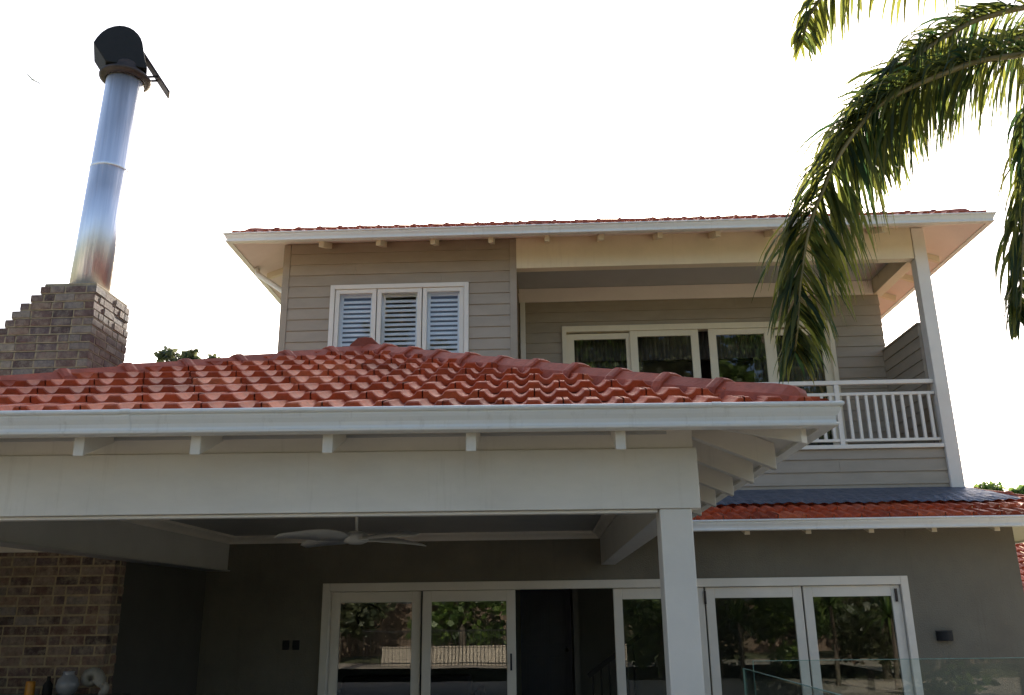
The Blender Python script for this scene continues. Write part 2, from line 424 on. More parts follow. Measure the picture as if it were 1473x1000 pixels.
# --- balcony beam, post, ceiling, bulkhead
b = MB(); b.box(-.345, YU-.045, 6.70, 5.685, YU+.12, 7.21); part(b, 'balcony_beam', M['cream'], bevel=.004)
b = MB(); b.box(5.69, YU-.06, 3.12, 5.875, YU+.125, 7.19); part(b, 'balcony_post', M['white'], bevel=.006)
b = MB(); b.box(5.63, YU+.125, 6.70, 5.80, YB+.1, 7.1); part(b, 'side_beam', M['cream'], bevel=.004)
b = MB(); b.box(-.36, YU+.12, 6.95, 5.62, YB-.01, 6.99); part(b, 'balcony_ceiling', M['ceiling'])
b = MB(); b.box(-.36, YB-.06, 6.70, 5.62, YB-.025, 6.945); part(b, 'bulkhead', M['soffit'], bevel=.004)
b = MB(); b.box(-.36, YU+.02, 3.81, 5.65, YB, 3.87); part(b, 'balcony_floor', M['concrete'])
# --- balustrade
b = MB(); b.box(-.34, YU-.05, 3.815, 5.685, YU+.0, 3.872); bal = part(b, 'balustrade', M['white'], bevel=.004)
for z0_, z1_, hw in ((4.765,4.825,.035),(4.60,4.645,.022),(3.925,3.965,.022)):
    q = MB(); q.box(-.34, YU+.03-hw, z0_, 5.685, YU+.03+hw, z1_); part(q, 'rail', M['white'], bal, bevel=.004)
for xx in (4.29, 2.75, 1.2):
    q = MB(); q.box(xx-.032, YU-.002, 3.873, xx+.032, YU+.062, 4.764); part(q, 'rail_post', M['white'], bal, bevel=.004)
q = MB(); q.box(-.0205, -.0205, 3.966, .0205, .0205, 4.599); first = part(q, 'baluster', M['white'], bal, bevel=.003)
k = 0; xx = 5.60
while xx > 2.5:
    if min(abs(xx-p) for p in (4.29, 2.75)) > .06:
        o = first if k == 0 else first.copy()
        if k: col.objects.link(o)
        o.location = (xx, YU+.03, 0); k += 1
    xx -= .128
# --- upper roof
E0, E1, EF = -4.56, 6.50, 11.74            # fascia line
PIT = R(20.5); sl = math.tan(PIT); EB = 20.6; HD = (EB-EF)/2; ZE = 7.02
u_roof_len = E1-E0
RP = R(25.4); slR, cr, sr = math.tan(RP), math.cos(RP), math.sin(RP)
rb = MB()
tiles(rb, (E0, EF, ZE+.07), (1,0,0), (0,cr,sr), u_roof_len, lambda v: max(0, v*cr), lambda v: u_roof_len-max(0, v*cr), HD/cr)
tiles(rb, (E0, EB, ZE+.07), (0,-1,0), (cr,0,sr), EB-EF, lambda v: max(0, v*cr), lambda v: EB-EF-max(0, v*cr), HD/cr)
tiles(rb, (E1, EF, ZE+.07), (0,1,0), (-cr,0,sr), EB-EF, lambda v: max(0, v*cr), lambda v: EB-EF-max(0, v*cr), HD/cr)
tiles(rb, (E1, EB, ZE+.07), (-1,0,0), (0,-cr,sr), u_roof_len, lambda v: max(0, v*cr), lambda v: u_roof_len-max(0, v*cr), HD/cr)
az_ = ZE+.06; aa = (E0+HD, EF+HD, az_+HD*slR); ab = (E1-HD, EF+HD, az_+HD*slR)
rb.add([(E0,EF,az_),(E1,EF,az_),(E1,EB,az_),(E0,EB,az_),aa,ab], [(0,1,5,4),(1,2,5),(2,3,4,5),(3,0,4)], .1)
uroof = part(rb, 'upper_roof', M['tile'])
zr = ZE+.07+HD*slR
cb = MB()
for a, c in (((E0+.2,EF+.2,ZE+.07+.2*slR),(E0+HD,EF+HD,zr)),((E1-.2,EF+.2,ZE+.07+.2*slR),(E1-HD,EF+HD,zr)),((E0,EB,ZE+.07),(E0+HD,EB-HD,zr)),((E1,EB,ZE+.07),(E1-HD,EB-HD,zr)),((E0+HD,EF+HD,zr),(E1-HD,EF+HD,zr))): caps(cb, a, c)
part(cb, 'ridge_cap', M['cap'], uroof)
def hip_soffit(mb, outer, inner, ze, s, thick=.02):   # raked eaves lining ring between two plan rectangles
    (a0,b0,a1,b1), (c0,d0,c1,d1) = outer, inner
    oc = [(a0,b0),(a1,b0),(a1,b1),(a0,b1)]; ic = [(c0,d0),(c1,d0),(c1,d1),(c0,d1)]
    dz = (d0-b0)*s
    for i in range(4):
        j = (i+1) % 4
        lo = [(*oc[i],ze),(*oc[j],ze),(*ic[j],ze+dz),(*ic[i],ze+dz)]
        mb.hexa(lo, [(x,y,z+thick) for x,y,z in lo])
b = MB(); hip_soffit(b, (E0,EF,E1,EB), (E0+.9,EF+.9,E1-.9,EB-.9), ZE-.045, sl); part(b, 'eaves_lining', M['soffit'])
gm = MB(); gm.sweep(GUT, [(E0,EB),(E0,EF),(E1,EF),(E1,EB)], ZE-.06, 1); part(gm, 'upper_gutter', M['gutter'])
def rafter(mb, x, y, dx, dy, run, ze, s, w_=.045, d_=.10, inset=.0):
    """tail with a plumb cut; (x,y) eave end, (dx,dy) inward unit, ze = lining height at the fascia"""
    px, py = -dy*w_/2, dx*w_/2; a = (x+dx*inset, y+dy*inset); e = (x+dx*run, y+dy*run); za = ze+inset*s; zb = ze+run*s
    lo = [(a[0]-px,a[1]-py,za-d_),(a[0]+px,a[1]+py,za-d_),(e[0]+px,e[1]+py,zb-d_),(e[0]-px,e[1]-py,zb-d_)]
    hi = [(p[0],p[1],z_) for p, z_ in zip(lo, (za-.002,za-.002,zb-.002,zb-.002))]
    mb.hexa(lo, hi)
for xx in (-3.253,-2.391,-1.575,-.709,.132,.939,1.804,2.656,3.504,4.30,5.079):
    q = MB(); rafter(q, xx, EF, 0, 1, .62, ZE-.045, sl, .07, .10, .10); part(q, 'rafter', M['cream'], bevel=.003)
for yy in (13.1, 14.0, 14.9, 15.8):
    q = MB(); rafter(q, E0, yy, 1, 0, .6, ZE-.045, sl, .07, .10, .10); part(q, 'rafter', M['cream'], bevel=.003)
    q = MB(); rafter(q, E1, yy, -1, 0, .6, ZE-.045, sl, .07, .10, .10); part(q, 'rafter', M['cream'], bevel=.003)
q = MB(); q.tube([(E0+.05,12.75,ZE-.05),(E0+.05,12.75,ZE-.14),(XL-.09,12.75,6.55),(XL-.09,12.75,6.3),(XL-.09,12.75,3.0)], .042, 12); part(q, 'downpipe', M['gutter'], smooth=True)
# --- upper window with plantation shutters
def frame_bars(mb, x0, x1, z0, z1, y0, y1, wd, top=None, bot=None):
    t_ = top or wd; bo = bot or wd
    mb.box(x0, y0, z0, x0+wd, y1, z1); mb.box(x1-wd, y0, z0, x1, y1, z1)
    mb.box(x0+wd, y0+.0015, z1-t_, x1-wd, y1, z1); mb.box(x0+wd, y0+.0015, z0, x1-wd, y1, z0+bo)
b = MB(); frame_bars(b, -3.21, -1.08, 5.0, 6.50, YU-.045, YU+.09, .07)
win = part(b, 'window', M['white'], bevel=.004)
for x0_, x1_ in ((-3.135,-2.50),(-2.485,-1.80),(-1.785,-1.155)):
    q = MB(); frame_bars(q, x0_, x1_, 5.072, 6.428, YU-.02, YU+.05, .065); part(q, 'sash', M['white'], win, bevel=.004)
    q = MB(); q.box(x0_+.065, YU+.0, 5.137, x1_-.065, YU+.005, 6.363); part(q, 'pane', M['glass'], win)
    q = MB(); frame_bars(q, x0_+.03, x1_-.03, 5.09, 6.41, YU+.095, YU+.125, .075)
    z_ = 5.20
    while z_ < 6.30:
        q.obox(((x0_+x1_)/2, YU+.11, z_), ((x1_-x0_)/2-.105,0,0), (0,.022,.026), (0,-.004,.003)); z_ += .076
    part(q, 'shutter', M['shutter'], win)
b = MB(); b.box(XL+.3, YU+1.2, 4.6, -.6, YU+1.25, 6.9); b.box(XL+.15, YU+.15, 3.9, -.5, YU+1.25, 3.95); part(b, 'bedroom_lining', M['inner'])
# --- balcony doors
b = MB(); frame_bars(b, UD[0], UD[1], UD[2], UD[3], YB-.07, YB+.08, .075, top=.10); udoor = part(b, 'balcony_doors', M['cream'], bevel=.004)
GZ = (4.05, 6.06)
for x0_, x1_, y_, top in ((.44,1.56,.0,.02),(1.50,2.64,-.045,0),(2.81,3.86,-.045,0),(3.80,4.80,.0,.02)):
    q = MB(); frame_bars(q, x0_, x1_, 3.90, 6.148-top, YB+y_, YB+y_+.04, .125, top=.10, bot=.16); sh = part(q, 'sliding_panel', M['cream'], udoor, bevel=.004)
    q = MB(); q.box(x0_+.125, YB+y_+.018, 4.06, x1_-.125, YB+y_+.023, 6.05-top); part(q, 'pane', M['glass'], udoor)
def curtain(mb, x0, x1, y, z0, z1, amp=.035, wl=.11):
    n = int((x1-x0)/.012); V = []; F = []
    for i in range(n+1):
        x = x0+(x1-x0)*i/n; yy = y+amp*math.sin(x*2*math.pi/wl+1.3*math.sin(x*5))
        V += [(x,yy,z0),(x,yy,z1)]
    for i in range(n): F.append((2*i,2*i+2,2*i+3,2*i+1))
    mb.add(V, F)
q = MB()
for a, c in ((.5,1.75),(3.6,4.8)): curtain(q, a, c, YB+.35, 3.95, 6.4)
curtain(q, .5, 4.8, YB+.28, 5.72, 6.45, .02, .07)
part(q, 'curtain', M['curtain'], smooth=True)
b = MB(); b.box(-.3, YB+3.5, 3.8, 5.55, YB+3.6, 6.9); b.box(-.3, YB+.13, 3.82, 5.55, YB+3.5, 3.86); b.box(-.3, YB+.13, 6.6, 5.55, YB+3.5, 6.65); b.box(-.36, YB+.13, 3.9, -.3, YB+3.5, 6.6)
part(b, 'sitting_room_lining', M['inner'])
# --- ground floor wall with the long run of glazed doors
LD = (-2.90, 4.60, 0, 2.035)
b = MB(); b.box(-6.6, YL, 0, LD[0], YL+.16, 2.95); b.box(LD[1], YL, 0, 6.03, YL+.16, 2.85); b.box(LD[0], YL, LD[3], LD[1], YL+.16, 2.85)
b.box(5.87, YL+.16, 0, 6.03, 20, 2.85); b.box(-6.75, 6.6, 0, -6.62, YL-.002, 2.85)  # last box: side wall added on the left to keep the verandah dark
q = MB(); q.box(-4.62, 9.27, .03, -4.46, YL-.002, 2.65); part(q, 'added_return_wall', M['shade_dark'])  # wall added to dim this corner, its shade put into the colour
for xj in (4.66, 1.30, -2.97, .2): b.box(xj-.004, YL-.003, 2.06, xj+.004, YL-.001, 2.64)
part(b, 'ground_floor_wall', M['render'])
b = MB(); frame_bars(b, LD[0], LD[1], 0.0, LD[3], YL-.03, YL+.13, .095, top=.105, bot=.02); ldoor = part(b, 'glazed_doors', M['white'], bevel=.005)
for x0_, x1_, y_ in ((-2.80,-1.63,.075),(-1.60,-.40,.02),(.86,2.02,.02),(2.04,3.26,.02),(3.28,4.50,.02)):
    q = MB(); frame_bars(q, x0_, x1_, .025, 1.925, YL+y_, YL+y_+.045, .115, top=.135, bot=.2); sh = part(q, 'door_panel', M['white'], ldoor, bevel=.005)
    q = MB(); q.box(x0_+.115, YL+y_+.02, .225, x1_-.115, YL+y_+.026, 1.79); part(q, 'pane', M['door_glass'], ldoor)
for xx in (2.03, 4.44):
    q = MB(); q.box(xx-.012, YL-.012, 1.72, xx+.012, YL+.018, 1.88); part(q, 'hinge', M['rust'], ldoor)
q = MB(); q.tube([(-.46,YL-.03,.95),(-.46,YL-.03,1.15)], .012, 8); part(q, 'handle', M['black'], ldoor)
# interior seen through the doors
b = MB(); b.box(-6.5, 15.6, 0, -.45, 15.7, 2.6); b.box(.42, 15.6, 0, 5.87, 15.7, 2.6); b.box(-.45, 15.6, 2.12, .42, 15.7, 2.6)
b.box(-6.5, YL+.16, 2.6, 5.87, 15.7, 2.66); b.box(-6.5, YL+.16, -.02, 5.87, 15.6, .012); b.box(-6.6, YL+.16, 0, -6.5, 15.7, 2.6); b.box(.42, 14.4, 0, .50, 15.6, 2.6)
part(b, 'living_room_lining', M['inner'])
b = MB(); b.box(-.45, 15.62, 0, .42, 15.66, 2.12)
for xx in (-.36, .02):
    for z0_, z1_ in ((.2,.95),(1.1,2.0)):
        b.box(xx, 15.612, z0_, xx+.32, 15.618, z1_); b.box(xx+.05, 15.604, z0_+.05, xx+.27, 15.6115, z1_-.05)
nd = part(b, 'inner_door', M['navy'], bevel=.006)
q = MB(); q.lathe([(.0,0),(.028,.0),(.03,.02),(.015,.045),(.012,.06)], (.33,15.57,1.0)); part(q, 'knob', M['black'], nd, smooth=True)
b = MB(); b.obox((1.05,14.45,.98),(.42,0,.30),(0,.03,0),(-.02,0,.03))
for i in range(6):
    xx = .70+i*.13; b.box(xx-.013, 14.437, .05, xx+.013, 14.463, .71+(xx-.68)*.714)
part(b, 'stair_rail', M['dark'], bevel=.003)
# --- lower roof skirt with lead apron
F0, F1, FF = -5.6, 7.3, 11.06; PL = math.atan(.34); ZL = 2.66; RUN = 1.42
rb = MB(); cp, sp = math.cos(PL), math.sin(PL)
tiles(rb, (F0, FF, ZL+.05), (1,0,0), (0,cp,sp), F1-F0, lambda v: 0, lambda v: F1-F0-max(0, v*cp), RUN/cp)
tiles(rb, (F1, FF, ZL+.05), (0,1,0), (-cp,0,sp), 9, lambda v: max(0, v*cp), lambda v: 9, (F1-5.72)/cp)
lroof = part(rb, 'lower_roof', M['tile'])
cb = MB(); caps(cb, (F1-.12,FF+.12,ZL+.09), (F1-1.56,FF+1.56,ZL+.05+1.56*.34), sc=.9); part(cb, 'ridge_cap', M['cap'], lroof)
# far return of the lower roof: a wing running off to the right behind the hip
b = MB(); n = 60
def apron(mb):
    V = []; F = []; nx = 150; ny = 6
    for i in range(nx+1):
        for j in range(ny+1):
            x = 1.35+(5.86+.40*j/ny-1.35)*i/nx; run = 1.36-.80*j/ny
            z = ZL+.05+run*.34 + .098 - (.009*math.cos(x*2*math.pi/.15)+.006*math.sin(x*9.1)+.005*math.sin(x*3.7+j))*(j/ny) - (.02 if j == ny else 0)
            V.append((x, FF+run, z))
    for i in range(nx):
        for j in range(ny):
            q = i*(ny+1)+j; F.append((q,q+ny+1,q+ny+2,q+1))
    mb.add(V, F); 
    mb.box(1.35, 12.352, 3.1, 5.69, 12.372, 3.22)
apron(b); part(b, 'lead_apron', M['lead'], smooth=False)
gm = MB(); gm.sweep(GUT, [(1.62,FF),(F1,FF),(F1,20)], ZL-.08, 1); part(gm, 'lower_gutter', M['gutter'])
b = MB(); lo = [(1.5,FF,ZL-.055),(F1,FF,ZL-.055),(F1-.75,FF+.75,ZL-.055+.75*.34),(1.5,FF+.75,ZL-.055+.75*.34)]; b.hexa(lo, [(x,y,z+.02) for x,y,z in lo])
lo = [(F1,FF,ZL-.055),(F1,20,ZL-.055),(F1-1.3,20,ZL-.055+.442),(F1-1.3,FF+1.3,ZL-.055+.442)]; b.hexa(lo, [(x,y,z+.02) for x,y,z in lo])
part(b, 'lower_eaves_lining', M['soffit'])
for xx in (2.53,3.289,4.063,4.834,5.602):
    q = MB(); rafter(q, xx, FF, 0, 1, .56, ZL-.055, .34, .065, .09, .07); part(q, 'rafter', M['cream'], bevel=.003)

# ------------------------------------------------------------------ VERANDAH (front edge runs about two degrees off the house)
SH = .037
def vx(p): return (p[0], p[1]+SH*(p[0]-.78)*max(0, min(1, (11.5-p[1])/5.0)), p[2])
ver = empty('verandah', 'open verandah in the foreground with hipped red tile roof, wide off-white beam and square post', 'verandah', (-1.7, 8, 0))
def vpart(mb, name, mat, parent=None, **k):
    mb.xf = vx; o = mb.build(name, mat, None, **k)
    if parent: o.parent = parent; return o
    return childof(o, ver)
V0, V1, VF = -4.98, 1.57, 4.86          # fascia line
PV = math.atan(.412); sv = .412; ZV = 2.70; HW = (V1-V0)/2; VB = 12.38
cv, snv = math.cos(PV), math.sin(PV)
rb = MB(); Lx = V1-V0
tiles(rb, (V0,VF,ZV+.04), (1,0,0), (0,cv,snv), Lx, lambda v: max(0, v*cv), lambda v: Lx-max(0, v*cv), HW/cv)
tiles(rb, (V1,VF,ZV+.04), (0,1,0), (-cv,0,snv), VB-VF, lambda v: max(0, v*cv), lambda v: VB-VF, HW/cv)
tiles(rb, (V0,VB,ZV+.04), (0,-1,0), (cv,0,snv), VB-VF, lambda v: 0, lambda v: VB-VF-max(0, v*cv), HW/cv)
# sarking under the tiles
apx = (V0+HW, VF+HW, ZV+HW*sv+.03)
rb.add([(V0,VF,ZV+.03),(V1,VF,ZV+.03),apx,(V0,VB,ZV+.03),(V1,VB,ZV+.03),(V0+HW,VB,apx[2])], [(0,1,2),(1,4,5,2),(0,2,5,3)], .1)
vroof = vpart(rb, 'tiled_roof', M['tile'])
cb = MB(); zt = ZV+.04+HW*sv
ci = .13
caps(cb, (V1-ci,VF+ci,ZV+.05+ci*sv), (V1-HW,VF+HW,zt+.01), .43, lift=.04); caps(cb, (V0+ci,VF+ci,ZV+.05+ci*sv), (V0+HW,VF+HW,zt+.01), .47, lift=.03)
vpart(cb, 'hip_cap', M['cap'], vroof)
cb = MB(); caps(cb, (V0+HW,VF+HW-.12,zt+.02), (V0+HW,VB,zt+.02), .415, lift=.05, start_round=False); vpart(cb, 'ridge_cap', M['cap'], vroof)
gm = MB(); gm.sweep(GUT, [(V0,8.6),(V0,VF),(V1,VF),(V1,11.1)], ZV-.075, 1); vg = vpart(gm, 'gutter', M['gutter'])
for xx in (-2.35, .95):
    q = MB(); q.sweep([(o_*1.03+.0015, h_*1.02-.001) for o_, h_ in GUT[1:16]]+[(.06,.10),(.05,.02)], [(xx,VF),(xx+.05,VF)], ZV-.075, 1); vpart(q, 'joiner', M['gutter'], vg)
b = MB()
for lo in ([(V0,VF,ZV-.05),(V1,VF,ZV-.05),(V1-.9,VF+.9,ZV-.05+.9*sv),(V0+.9,VF+.9,ZV-.05+.9*sv)],
           [(V1,VF,ZV-.05),(V1,11.3,ZV-.05),(V1-.9,11.3,ZV-.05+.9*sv),(V1-.9,VF+.9,ZV-.05+.9*sv)],
           [(V0,8.9,ZV-.05),(V0,VF,ZV-.05),(V0+.9,VF+.9,ZV-.05+.9*sv),(V0+.9,8.9,ZV-.05+.9*sv)]):
    b.hexa(lo, [(x,y,z+.018) for x,y,z in lo])
vpart(b, 'eaves_lining', M['beamwhite'])
for xx in (-3.45,-2.622,-1.964,-1.217,-.406,.441):
    q = MB(); rafter(q, xx, VF, 0, 1, .5, ZV-.05, sv, .058, .135, .012); vpart(q, 'rafter', M['beamwhite'], bevel=.004)
for yy in (5.62,6.25,6.95,7.70,8.45,9.2,9.95,10.6):
    q = MB(); rafter(q, V1, yy, -1, 0, .66, ZV-.05, sv, .075, .17, .07); vpart(q, 'rafter', M['beamwhite'], bevel=.004)
q = MB(); rafter(q, V1, VF, -.7071, .7071, 1.0, ZV-.05, sv*.7071, .065, .125, .10); vpart(q, 'hip_rafter', M['beamwhite'], bevel=.004)
BX0, BX1, BY = -4.42, .925, 5.20
b = MB(); b.box(BX0, BY, 2.225, BX1, BY+.12, 2.585); vpart(b, 'front_beam', M['beamwhite'], bevel=.004)
b = MB(); b.box(BX0, BY+.012, 2.587, BX1-.02, BY+.11, 2.84); vpart(b, 'frieze_board', M['beamwhite'], bevel=.003)
b = MB(); b.box(BX0+.2, BY+.03, 2.205, .672, BY+.10, 2.2235); vpart(b, 'beam_bead', M['white'], bevel=.003)
b = MB(); b.box(.682, BY+.008, .0, .872, BY+.198, 2.224); vpart(b, 'post', M['white'], bevel=.008)
for x0_, x1_, e in ((.72,.90,YL-.01),(-4.36,-4.18,YL-.01)):
    b = MB(); b.box(x0_, BY+.125, 2.222, x1_, e, 2.66); vpart(b, 'side_beam', M['sidebeam'], bevel=.004)
b = MB(); b.box(-4.40, BY+.13, 2.206, -4.14, YL-.02, 2.2205); vpart(b, 'beam_soffit_board', M['ceiling'])
b = MB(); yy = BY+.125
while yy < YL-.12:
    b.box(-4.17, yy, 2.655, .71, yy+.112, 2.67, random.random()); yy += .116
b.box(-6.5, BY, 2.672, .75, YL, 2.69)
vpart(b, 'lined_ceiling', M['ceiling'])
CORN = [(0,0),(.012,0),(.018,.012),(.03,.03),(.05,.05),(.072,.066),(.085,.07),(.09,.085),(.09,.098),(0,.098)]
b = MB(); b.sweep(CORN, [(-4.175,5.4),(-4.175,YL-.004),(.715,YL-.004),(.715,5.4)], 2.556, 1); vpart(b, 'cornice', M['white'])

# ------------------------------------------------------------------ CHIMNEY
chim = empty('chimney', 'brown recycled brick fireplace chimney with stepped shoulder and tall stainless flue', 'chimney', (-5.3, 9.4, 0))
def brick_course(mb, x0, x1, y0, y1, z, h, odd, tone):
    bl, bw, g = .225, .105, .017
    def br(ax0, ay0, ax1, ay1):
        j = lambda s=.004: random.uniform(-s, s)
        t = min(1, max(0, random.random()*.95 + tone))
        mb.box(ax0+j(.002), ay0+j(), z+j(.002), ax1+j(), ay1+j(), z+h-g+j(.002), t)
    for face in range(4):                     # front, back, right, left
        if face < 2:
            a, e = (x0, x1) if odd else (x0+bw+g, x1-bw-g); ys = (y0, y0+bw) if face == 0 else (y1-bw, y1)
        else:
            a, e = (y0+bw+g, y1-bw-g) if odd else (y0, y1); ys = (x1-bw, x1) if face == 2 else (x0, x0+bw)
        p = e; 
        while p - a > .05:
            q = max(a, p - bl*random.choice((1,1,1,.97,.5)))
            if q-a < .06: q = a
            if face < 2: br(q, ys[0], p, ys[1])
            else: br(ys[0], q, ys[1], p)
            p = q - g
bm = MB(); mm = MB(); H = .097; ztop = 5.27
steps = [.0,.10,.21,.29,.355,.41,.43,.455,.49,.52,.55,.58]
for k in range(26):
    z = ztop-(k+1)*H; st = steps[min(k,11)]
    rx = -5.02 + (0 if k < 3 else .012) + (.0 if k < 12 else .03)
    if z < 2.75: break
    brick_course(bm, -5.66-st, rx, 9.0-(0 if k else .0), 9.83, z, H, k % 2, .02 if k else .1)
    mm.box(-5.66-st+.006, 9.006, z-.012, rx-.006, 9.824, z+H-.02)
k = 0; z = z+H
while z > .02:
    z -= H; k += 1
    if z < 0: break
    brick_course(bm, -6.55, -4.42, 9.0, 9.25, z, H, k % 2, -.12)  # brick tones lowered here to imitate the dimness under the verandah
    mm.box(-6.544, 9.006, z-.012, -4.426, 9.244, z+H-.0125)
childof(bm.build('brick_stack', M['brick'], bevel=.006), chim)
childof(mm.build('mortar', M['mortar']), chim)
b = MB(); b.box(-5.64, 9.03, ztop-.02, -5.04, 9.80, ztop+.03); childof(b.build('capping', M['mortar'], bevel=.01), chim)
fx, fy = -5.30, 9.36
b = MB(); rr_ = .222
b.lathe([(rr_,5.28),(rr_,6.9)], (fx,fy,0), 40); b.lathe([(rr_+.001,6.885),(rr_+.003,6.887),(rr_+.002,6.92),(rr_-.002,6.925),(rr_-.002,8.22)], (fx+.003,fy,0), 40)
flue = b.build('flue', M['steel']); childof(flue, chim)
for p in flue.data.polygons: p.use_smooth = len(p.vertices) == 4
b = MB(); b.sweep  # seam straps
q = MB(); q.lathe([(rr_+.004,6.895),(rr_+.0045,6.897),(rr_+.0045,6.900),(rr_+.004,6.907)], (fx,fy,0), 40); 
o = q.build('seam_band', M['steel']); o.parent = flue
# wind-turned cowl
b = MB(); b.lathe([(rr_+.003,8.17),(rr_+.02,8.15),(rr_+.085,8.19),(rr_+.088,8.21),(rr_+.08,8.225),(rr_+.022,8.24),(rr_+.015,8.33),(rr_-.02,8.40)], (fx,fy,0), 32)
cow = childof(b.build('cowl', M['rust'], smooth=True), chim)
b = MB(); hc = Vector((fx-.01, fy, 8.17)); ca = Matrix.Rotation(R(26), 3, 'Z')
pts = [(-.40,.33),(-.37,.42),(-.33,.50),(-.275,.57),(-.21,.62),(-.15,.65),(-.09,.66),(-.03,.655),(.03,.63),(.08,.59),(.12,.54),(.15,.47),(.175,.37),(.20,.27),(.25,.12),(-.23,.10)]
n = len(pts); V = []
for yy in (-.22, .22):
    for x, z in pts: V.append(hc + ca @ Vector((x, yy, z)))
F = [tuple(range(n)), tuple(range(2*n-1, n-1, -1))] + [(i, n+i, n+(i+1) % n, (i+1) % n) for i in range(n)]
b.add(V, F); o = b.build('hood', M['black'], bevel=.01); o.parent = cow
b = MB(); d = (Vector((.66,0,-.50))-Vector((.22,0,.10)))
for s_ in (0,):
    c_ = hc + ca @ Vector((.35,0,.19)); ax = ca @ Vector((.19,0,-.25)); b.obox(c_, ax, ca @ Vector((0,.08,0)), ca @ Vector((.010,0,.007)))
o = b.build('tail_vane', M['rust'], bevel=.004); o.parent = cow
b = MB(); b.tube([hc+ca @ Vector((.24,-.05,.10)), hc+ca @ Vector((.40,-.05,.15))], .014, 8); b.tube([hc+ca @ Vector((.24,.05,.10)), hc+ca @ Vector((.40,.05,.15))], .014, 8)
o = b.build('vane_brace', M['black']); o.parent = cow
b = MB(); b.box(-6.6, 8.96, 2.30, -4.80, 8.998, 2.385); b.box(-6.6, 8.9, 2.385, -4.42, 9.3, 2.40)
childof(b.build('head_trim', M['white'], bevel=.004), chim)
b = MB(); b.box(-6.5, 8.35, .86, -4.10, 8.995, .93); b.box(-6.3, 8.5, 0, -4.3, 8.99, .86)
childof(b.build('hearth_shelf', M['stone'], bevel=.006), chim)

for o in [flue, cow]+list(flue.children)+list(cow.children):            # the pipe leans a little to the right
    for v in o.data.vertices: v.co.x += .03*max(0, v.co.z-5.28)
# things standing on the shelf of the fireplace
zs = .932
b = MB(); b.lathe([(.0,0),(.042,0),(.044,.01),(.043,.13),(.038,.138),(.0,.132)], n=20); tag(b.build('candle', M['amber'], loc=(-4.96,8.7,zs), smooth=True), 'amber orange candle standing on the brick fireplace shelf', 'candle')
b = MB(); b.lathe([(.0,0),(.04,0),(.045,.02),(.045,.10),(.018,.14),(.016,.175),(.02,.18),(0,.18)], n=20); tag(b.build('bottle', M['black'], loc=(-4.80,8.72,zs), smooth=True), 'dark bottle between the orange candle and the round vase', 'bottle')
b = MB(); b.lathe([(.0,0),(.05,0),(.09,.05),(.105,.10),(.09,.155),(.055,.19),(.05,.21),(.058,.225),(.045,.225),(.04,.2),(0,.19)], n=28); tag(b.build('vase', M['ceramic'], loc=(-4.60,8.70,zs), smooth=True), 'round bluish grey vase on the fireplace shelf', 'vase')
def shell(name, label, loc, s, rot):
    b = MB(); V = []; F = []; n1, n2 = 60, 12
    for i in range(n1+1):
        t_ = i/n1*2.6*2*math.pi; k_ = math.exp(-.13*t_); rr = .085*k_
        for j in range(n2):
            a = 2*math.pi*j/n2; q = rr + .062*k_*math.cos(a)
            V.append((q*math.cos(t_)*s, .07*k_*math.sin(a)*s+.05*(1-k_)*s, q*math.sin(t_)*s))
    for i in range(n1):
        for j in range(n2): F.append((i*n2+j, i*n2+(j+1)%n2, (i+1)*n2+(j+1)%n2, (i+1)*n2+j))
    b.add(V, F); o = b.build(name, M['shell'], loc=loc, smooth=True); o.rotation_euler = rot; tag(o, label, 'shell'); return o
shell('sea_shell', 'big coiled pale shell leaning on the brick beside the vase', (-4.43,8.8,zs+.145), 1.0, (0,R(40),R(20)))
shell('sea_shell', 'small cream shell at the right end of the fireplace shelf', (-4.24,8.68,zs+.075), .55, (0,R(100),R(-30)))

# ------------------------------------------------------------------ ceiling fan
fan = empty('ceiling_fan', 'pale four blade ceiling fan hanging from the verandah ceiling', 'ceiling fan', (-1.70, 7.9, 2.30))
b = MB(); b.tube([(0,0,.05),(0,0,.345)], .014, 10); b.lathe([(.0,.29),(.03,.29),(.065,.33),(.065,.353),(0,.353)], n=20); o = b.build('drop_rod', M['fan'], fan, smooth=True)
b = MB(); b.lathe([(0,-.05),(.06,-.048),(.105,-.03),(.115,.0),(.11,.035),(.05,.065),(0,.07)], n=28); b.build('motor', M['fan'], fan, smooth=True)
b = MB(); V = []; F = []; n = 14
for i in range(n+1):
    t_ = i/n; x = .10+.72*t_; wd = .045+.055*math.sin(math.pi*min(1,t_*1.1)**.8) if t_ < .98 else .03; cz = .02*math.sin(math.pi*t_)-.02*t_
    for j, (yy, zz) in enumerate(((-1,-.35),(0,0.0),(1,.35))):
        for dz in (.004,-.004): V.append((x, yy*wd+.03*math.sin(2.4*t_), cz+zz*wd+dz))
for i in range(n):
    a = i*6; c = a+6
    F += [(a,a+2,c+2,c),(a+2,a+4,c+4,c+2),(a+1,c+1,c+3,a+3),(a+3,c+3,c+5,a+5),(a,c,c+1,a+1),(a+4,a+5,c+5,c+4)]
F += [(0,1,3,2),(2,3,5,4)]; a = n*6; F += [(a,a+2,a+3,a+1),(a+2,a+4,a+5,a+3)]
b.add(V, F); bl0 = b.build('blade', M['fan'], fan, smooth=True)
for i, ang in enumerate((-42, 48, 138, 228)):
    o = bl0 if i == 0 else bl0.copy()
    if i: col.objects.link(o)
    o.rotation_euler = (0,0,R(ang))

